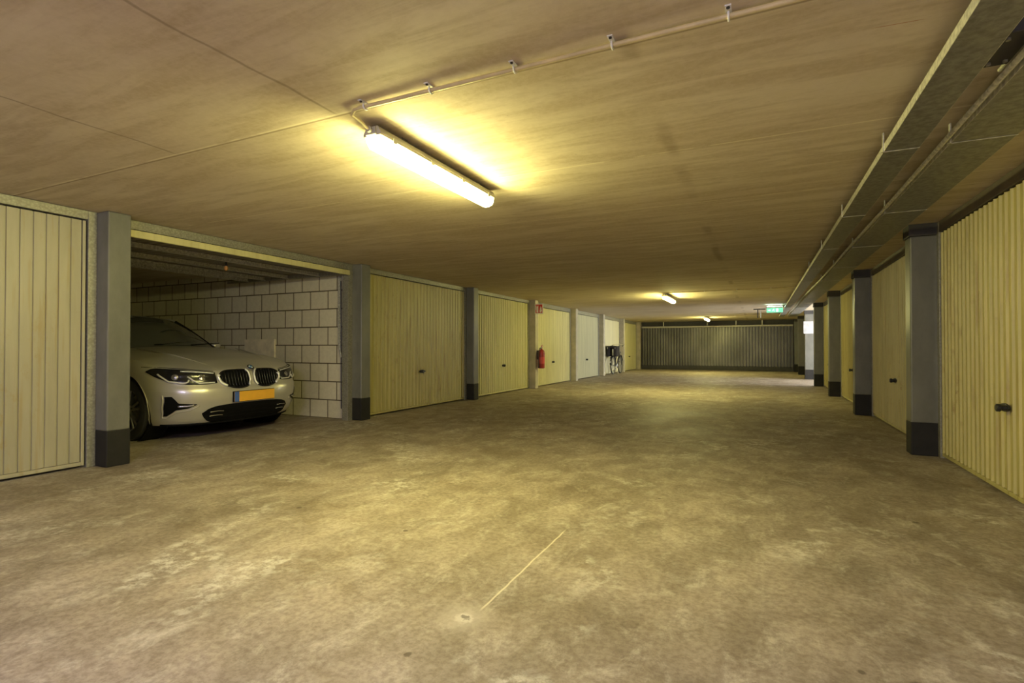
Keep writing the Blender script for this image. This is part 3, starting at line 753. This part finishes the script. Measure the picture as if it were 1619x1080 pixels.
def nrm(a, z):
    p = Vector(body(a, z)); u = Vector(body(a + .004, z)) - Vector(body(a - .004, z)); v = Vector(body(a, z + .004)) - Vector(body(a, z - .004))
    n = u.cross(v); n.normalize()
    if n.x < 0 and abs(a) < .9 or (abs(a) >= .9 and n.y * a < 0): n = -n
    return p, n
def on(a, z, off): p, n = nrm(a, z); return tuple(p + n * off)
def resample(pts, n):
    d = [0]
    for p, q in zip(pts, pts[1:]): d.append(d[-1] + math.hypot(q[0] - p[0], q[1] - p[1]))
    out = []
    for i in range(n):
        t = d[-1] * i / (n - 1)
        for k in range(len(pts) - 1):
            if t <= d[k + 1] + 1e-9:
                f = (t - d[k]) / max(1e-9, d[k + 1] - d[k]); out.append((pts[k][0] + (pts[k+1][0] - pts[k][0]) * f, pts[k][1] + (pts[k+1][1] - pts[k][1]) * f)); break
    return out
def curve_smooth(pts, it=1):
    for _ in range(it):
        q = [pts[0]]
        for a, b in zip(pts, pts[1:]): q += [(a[0]*.75 + b[0]*.25, a[1]*.75 + b[1]*.25), (a[0]*.25 + b[0]*.75, a[1]*.25 + b[1]*.75)]
        q.append(pts[-1]); pts = q
    return pts
def patch(top, bot, s, off, edge=None, n=26, m=8):
    """skin between two outline curves given in (arc length, height) on the nose, with a turned-in rim so it has thickness"""
    T = resample(top, n); B = resample(bot, n); rows = []
    for j in range(m + 1):
        k = j / m; e = min(k, 1 - k) * m
        rows.append([on(s * (T[i][0] * (1 - k) + B[i][0] * k), T[i][1] * (1 - k) + B[i][1] * k, off) for i in range(n)])
    first = [on(s * p[0], p[1], -.012) for p in T]; last = [on(s * p[0], p[1], -.012) for p in B]
    return MB().grid([first] + rows + [last])
def outline(top, bot, s, off, r, n=24, close=True):
    T = resample(top, n); B = resample(bot, n); P = T + B[::-1]
    q = [P[0]]
    for p in P[1:]:
        if math.hypot(p[0] - q[-1][0], p[1] - q[-1][1]) > .002: q.append(p)
    if math.hypot(q[0][0] - q[-1][0], q[0][1] - q[-1][1]) < .002: q.pop()
    return MB().tube([on(s * a, z, off) for a, z in q], r, 8, closed=close)
def line(pts, s, off, r, n=14): return MB().tube([on(s * a, z, off) for a, z in resample(pts, n)], r, 8)

HT = curve_smooth([(1.075, .745), (1.00, .772), (.85, .764), (.70, .752), (.55, .735), (.425, .722)])
HB = curve_smooth([(1.075, .742), (1.00, .700), (.90, .655), (.73, .608), (.55, .603), (.415, .612)])
KT = curve_smooth([(.034, .655), (.034, .715), (.060, .742), (.15, .748), (.29, .742), (.365, .718), (.400, .680)], 2)
KB = curve_smooth([(.034, .655), (.036, .610), (.060, .562), (.13, .545), (.24, .548), (.33, .575), (.400, .680)], 2)
ST = [(.935, .485), (.865, .487), (.80, .412), (.63, .398)]
SB = [(.935, .280), (.900, .280), (.82, .342), (.70, .358), (.63, .394)]
LT = curve_smooth([(.575, .295), (.49, .357), (.30, .378), (0, .380)])
LB = curve_smooth([(.575, .290), (.53, .215), (.45, .182), (0, .179)])
for s in (-1, 1):
    h = cb(patch(HT, HB, s, .006), 'headlight', GBLACK, smooth='auto')
    cb(outline(HT, HB, s, .006, .005), 'headlight_rim', MBLACK, h, smooth=True)
    cb(line([(.74, .742), (.58, .728), (.44, .712)], s, .012, .007), 'light_strip', M['silver'], h, smooth=True)
    cb(line([(.955, .715), (.905, .675), (.865, .640), (.74, .622), (.695, .624), (.680, .652)], s, .013, .009), 'running_light', M['silver'], h, smooth=True)
    cb(line([(.690, .690), (.640, .640), (.595, .618), (.440, .618)], s, .013, .008), 'running_light', M['silver'], h, smooth=True)
    for a, z, r in ((.80, .685, .030), (.56, .668, .028)):
        p, n = nrm(s * a, z); q = MB()
        t1 = n.cross(Vector((0, 0, 1))).normalized(); t2 = n.cross(t1)
        ring = lambda rr, o: [tuple(p + n * o + (t1 * math.cos(k * PI / 8) + t2 * math.sin(k * PI / 8)) * rr) for k in range(17)]
        q.grid([ring(r * 1.15, .004), ring(r, .012), ring(r * .8, .014), ring(.001, .017)])
        cb(q, 'projector_lens', M['alloy'], h, smooth=True)
    g = cb(patch(KT, KB, s, .005, n=30), 'kidney_grille', MBLACK, smooth='auto')
    cb(outline(KT, KB, s, .010, .0085, n=30), 'grille_surround', GBLACK, g, smooth=True)
    cb(line(curve_smooth([(.385, .700), (.402, .680), (.392, .640), (.355, .592), (.32, .570)]), s, .014, .016), 'chrome_edge', M['silver'], g, smooth=True)
    cb(line(curve_smooth([(.070, .742), (.036, .712), (.030, .655), (.034, .610), (.055, .565)]), s, .017, .010), 'chrome_edge', M['silver'], g, smooth=True)
    sl = MB()
    for k in range(9):
        a = .07 + k * .036; lo = .556 if a < .28 else .556 + (a - .28) * .75; hi = .737 if a < .3 else .737 - (a - .3) * .5
        m = line([(a, hi), (a, lo)], s, .013, .0042, 6); b = len(sl.v); sl.v += m.v; sl.f += [tuple(b + i for i in f) for f in m.f]
    cb(sl, 'grille_bars', GBLACK, g, smooth=True)
    si = cb(patch(ST, SB, s, .005, n=20), 'side_intake', MBLACK, smooth='auto')
    cb(line([(.80, .385), (.72, .385), (.655, .392)], s, .012, .012), 'fog_light', M['alloy'], si, smooth=True)
    cb(line([(.955, .50), (.955, .38), (.945, .262), (.90, .255), (.82, .318), (.70, .335), (.60, .378)], s, .001, .008), 'intake_crease', PAINT, si, smooth=True)
    cb(line([(1.12, .79), (1.02, .788), (.85, .782), (.70, .768), (.43, .738)], s, .001, .003), 'bonnet_gap', MBLACK, smooth=True)
    # mirrors
    mi = MB(); rows = []
    for i in range(9):
        th = PI * i / 8; rr = math.sin(th) ** .8 if 0 < i < 8 else .01
        rows.append([(-1.16 + .09 * math.cos(a) * rr * (1 if math.cos(a) > 0 else .45), s * (.915 + .080 * -math.cos(th)), 1.025 + .062 * math.sin(a) * rr) for a in [k * PI / 8 for k in range(17)]])
    mi.grid(rows)
    mo = cb(mi, 'wing_mirror', PAINT, smooth='auto', weld=True)
    cb(MB().tube([(-1.15, s * .79, .955), (-1.15, s * .83, .965), (-1.15, s * .88, .985)], [.028, .022, .024], 8), 'mirror_arm', GBLACK, mo, smooth=True)
    cb(MB().box(-1.201, -1.205, s * .86, s * .97, .985, 1.065), 'mirror_glass', M['chrome'], mo)
# lower intake across the nose, splitter lip, towing cover
full_T = [(-a, z) for a, z in LT] + [(a, z) for a, z in LT[::-1]][1:]; full_B = [(-a, z) for a, z in LB] + [(a, z) for a, z in LB[::-1]][1:]
li = cb(patch(full_T, full_B, 1, .004, n=50), 'lower_intake', MBLACK, smooth='auto')
for z in (.335, .285, .240):
    wd = .50 if z > .23 else .46
    cb(line([(-wd, z), (0, z), (wd, z)], 1, .008, .005, 30), 'intake_bar', MBLACK, li, smooth=True)
for s in (-1, 1):
    for z in (.300, .255):
        cb(line([(.50, z + .01), (.42, z + .016), (.36, z + .012)], s, .016, .006), 'intake_fin', M['alloy'], li, smooth=True)
cb(line([(-.95, .180), (-.6, .180), (0, .178), (.6, .180), (.95, .180)], 1, .002, .012, 50), 'front_lip', MBLACK, smooth=True)
# number plate without characters
YEL = plain('plate_yellow', (.86, .46, .045), .45, 0, .04); BLU = plain('plate_blue', (.06, .13, .42), .45)
pl = cb(MB().box(.832, .858, -.268, .268, .392, .512), 'number_plate', MBLACK, bevel=.006)
cb(MB().box(.857, .8615, -.262, .262, .397, .507), 'plate_face', YEL, pl)
cb(MB().box(.8617, .8630, -.262, -.205, .397, .507), 'country_band', BLU, pl)
# round badge on the bonnet's front edge
bc = Vector((.775, 0, .768)); bn = Vector((.62, 0, .78)).normalized(); t1 = Vector((0, 1, 0)); t2 = bn.cross(t1)
def disc(r0, r1, o, a0=0, a1=2 * PI, n=24):
    f = lambda r, off: [tuple(bc + bn * off + (t1 * math.cos(a0 + (a1 - a0) * k / n) + t2 * math.sin(a0 + (a1 - a0) * k / n)) * r) for k in range(n + 1)]
    return MB().grid([f(r1, o - .006), f(r1, o), f(r0, o + .0005)])
bd = cb(disc(.0005, .041, .006), 'bonnet_badge', M['chrome'], smooth='auto')
cb(disc(.026, .038, .008), 'badge_ring', GBLACK, bd)
for k in range(4):
    cb(disc(.0003, .0255, .009, k * PI / 2, (k + 1) * PI / 2, 8), 'badge_quarter', M['white_p'] if k % 2 else plain('badge_blue', (.05, .22, .55), .3), bd)
for s in (-1, 1):   # bonnet power lines
    cb(MB().tube([(.70, s * .36, ridge_z(.70) - .020), (.5, s * .44, ridge_z(.5) - .026), (.2, s * .52, ridge_z(.2) - .022), (-.3, s * .62, ridge_z(-.3) - .020)], [.004, .006, .008, .006], 8), 'bonnet_crease', PAINT, smooth=True)

# greenhouse
def xs(y, x0, x1, w_): return x0 + (x1 - x0) * (abs(y) / w_) ** 2
def wsrow(k):   # k 0 bottom .. 1 top
    r = []
    for i in range(-10, 11):
        u = i / 10; yb_, yt_ = u * .735, u * .575
        pb = Vector((-.48 - .36 * u * u, yb_, 1.012 - .055 * u * u)); pt = Vector((-1.40 - .12 * u * u, yt_, 1.408 - .045 * u * u))
        p = pb.lerp(pt, k); p.z += .022 * math.sin(PI * k); r.append(tuple(p))
    return r
cb(MB().grid([wsrow(k / 8) for k in range(9)]), 'windscreen', GLASS, smooth=True)
# roof skin
rf = []
top = [(-1.40, 1.408, .575), (-1.52, 1.425, .583), (-1.7, 1.437, .59), (-2.1, 1.428, .585), (-2.45, 1.398, .57), (-2.65, 1.365, .555)]
for x, z, wd in top:
    rf.append([(x - (.12 * (i / 10) ** 2 if x > -1.45 else 0), i / 10 * wd, z - .045 * (i / 10) ** 2) for i in range(-10, 11)])
cb(MB().grid(rf), 'roof', PAINT, smooth=True)
cb(MB().grid([[(top[-1][0] * (1 - k / 6) - 3.32 * k / 6, i / 10 * (.555 + .13 * k / 6), (1.365 - .045 * (i / 10) ** 2) * (1 - k / 6) + (1.06 - .02 * (i/10)**2) * k / 6 + .02 * math.sin(PI * k / 6)) for i in range(-10, 11)] for k in range(7)]), 'rear_window', GLASS, smooth=True)
for s in (-1, 1):
    lower = [(-.86, .778, .950), (-1.1, .80, .955), (-1.6, .805, .962), (-2.2, .80, .97), (-2.8, .76, .985), (-3.32, .69, 1.03)]
    upper = [(-.88, .765, .962), (-1.52, .578, 1.365), (-1.7, .59, 1.392), (-2.1, .585, 1.383), (-2.65, .555, 1.32), (-3.32, .685, 1.04)]
    m = MB().grid([[tuple(Vector((a[0], s * a[1], a[2])).lerp(Vector((b[0], s * b[1], b[2])), k / 6) + Vector((0, s * .02 * math.sin(PI * k / 6), 0))) for a, b in zip(lower, upper)] for k in range(7)])
    cb(m, 'side_window', GLASS, smooth=True)
    cb(MB().tube([(x, s * y, z) for x, y, z in [(-.78, .745, .950), (-.86, .735, .960), (-1.10, .69, 1.11), (-1.31, .637, 1.245), (-1.52, .578, 1.363)]] , [.03, .026, .022, .020, .020], 8), 'windscreen_pillar', GBLACK, smooth=True)
    cb(MB().tube([(x, s * y, z) for x, y, z in [(-1.52, .578, 1.363), (-1.7, .592, 1.394), (-2.1, .588, 1.385), (-2.65, .558, 1.322), (-3.32, .688, 1.04)]], [.020, .018, .018, .026, .045], 8), 'roof_rail', PAINT, smooth=True)
    cb(MB().tube([(-1.80, s * .805, .955), (-1.88, s * .70, 1.2), (-1.95, s * .59, 1.385)], .024, 8), 'door_pillar', GBLACK, smooth=True)
    cb(MB().tube([(x, s * y, z) for x, y, z in lower], .014, 8), 'belt_trim', GBLACK, smooth=True)
    cb(MB().box(-1.38, -1.20, s * .895, s * .925, .80, .825), 'outer_door_handle', PAINT, bevel=.01)
cb(MB().tube([wsrow(0)[i] for i in range(21)], .012, 6), 'scuttle', GBLACK, smooth=True)
for y0_, y1_ in ((-.30, .35), (.15, .68)):
    cb(MB().tube([(-.52, y0_, 1.03), (-.72, y1_, 1.055)], .007, 6), 'wiper', MBLACK)
# cabin: dashboard, steering wheel, front seats
cb(MB().prism([(-1.0, .90), (-1.0, .99), (-1.15, 1.01), (-1.22, .97), (-1.25, .80), (-1.0, .7)], 'y', -.68, .68), 'dashboard', DARKIN, bevel=.02)
sw = cb(MB().tube([(-1.36 + .06 * math.sin(a), .36 + .185 * math.cos(a), .92 + .175 * math.sin(a)) for a in [k * PI / 12 for k in range(24)]], .014, 8, closed=True), 'steering_wheel', DARKIN, smooth=True)
cb(MB().tube([(-1.36, .19, .92), (-1.36, .53, .92)], .02, 8).tube([(-1.36, .36, .92), (-1.20, .36, .86)], .04, 10), 'steering_spokes', DARKIN, sw, smooth=True)
for s in (-1, 1):
    st = cb(MB().box(-2.05, -1.45, s * .36 - .24, s * .36 + .24, .42, .58), 'front_seat', DARKIN, bevel=.05)
    cb(MB().prism([(-2.0, .55), (-1.86, .55), (-2.02, 1.12), (-2.14, 1.12)], 'y', s * .36 - .23, s * .36 + .23), 'seat_back', DARKIN, st, bevel=.04)
    cb(MB().prism([(-2.05, 1.16), (-1.96, 1.16), (-1.99, 1.32), (-2.07, 1.32)], 'y', s * .36 - .13, s * .36 + .13), 'headrest', DARKIN, st, bevel=.03)
# wheels
def wheel(ax, s):
    yo = s * .895; R0 = .328
    prof = [(.225, s*.69), (.30, s*.675), (R0-.006, s*.69), (R0, s*.72), (R0, s*.86), (R0-.008, s*.885), (.30, yo), (.235, yo - s*.004), (.225, yo - s*.014)]
    t = cb(MB().lathe(prof, (ax, 0, R0), 'y', 48, cap=False, closed=True), 'tyre', M['rubber'], smooth='auto')
    rim = cb(MB().lathe([(.226, yo - s*.016), (.222, yo - s*.012), (.205, yo - s*.03), (.195, yo - s*.10), (.195, s*.70)], (ax, 0, R0), 'y', 48, cap=False), 'wheel_rim', M['alloy'], t, smooth='auto')
    cb(MB().lathe([(.05, yo - s*.045), (.055, yo - s*.028), (.04, yo - s*.018), (.003, yo - s*.016)], (ax, 0, R0), 'y', 24, cap=False), 'hub_cap', M['alloy'], t, smooth='auto')
    cb(MB().lathe([(.02, s*.76), (.15, s*.76), (.15, s*.775), (.02, s*.775)], (ax, 0, R0), 'y', 32), 'brake_disc', M['tray'], t, smooth='auto')
    for k in range(5):
        a0 = k * 2 * PI / 5 + .3
        m = MB()
        for da in (-.13, .13):
            A, B_ = a0 + da * .6, a0 + da * 1.35
            p0 = Vector((math.cos(A), math.sin(A))) * .045; p1 = Vector((math.cos(B_), math.sin(B_))) * .212; dd = (p1 - p0).normalized(); nn = Vector((-dd.y, dd.x)) 
            vs = []
            for p, hw, o in ((p0, .016, .022), (p1, .013, .022)):
                for q, oo in ((-hw, o), (hw, o), (hw, o + .035), (-hw, o + .035)):
                    v = p + nn * q; vs.append((ax + v.x, yo - s * oo, R0 + v.y))
            m.add(vs, [(0,1,2,3), (4,5,6,7), (0,1,5,4), (1,2,6,5), (2,3,7,6), (3,0,4,7)])
        cb(m, 'spoke', M['alloy'], rim, bevel=.003)
for ax in (0.0, -2.851):
    for s in (-1, 1): wheel(ax, s)
cb(MB().box(-3.5, .55, -.60, .60, .15, .20), 'underbody', MBLACK)
for s in (-1, 1):
    cb(MB().box(-3.80, -3.86, s * .45, s * .80, .80, .90), 'tail_light', M['red'], bevel=.02)
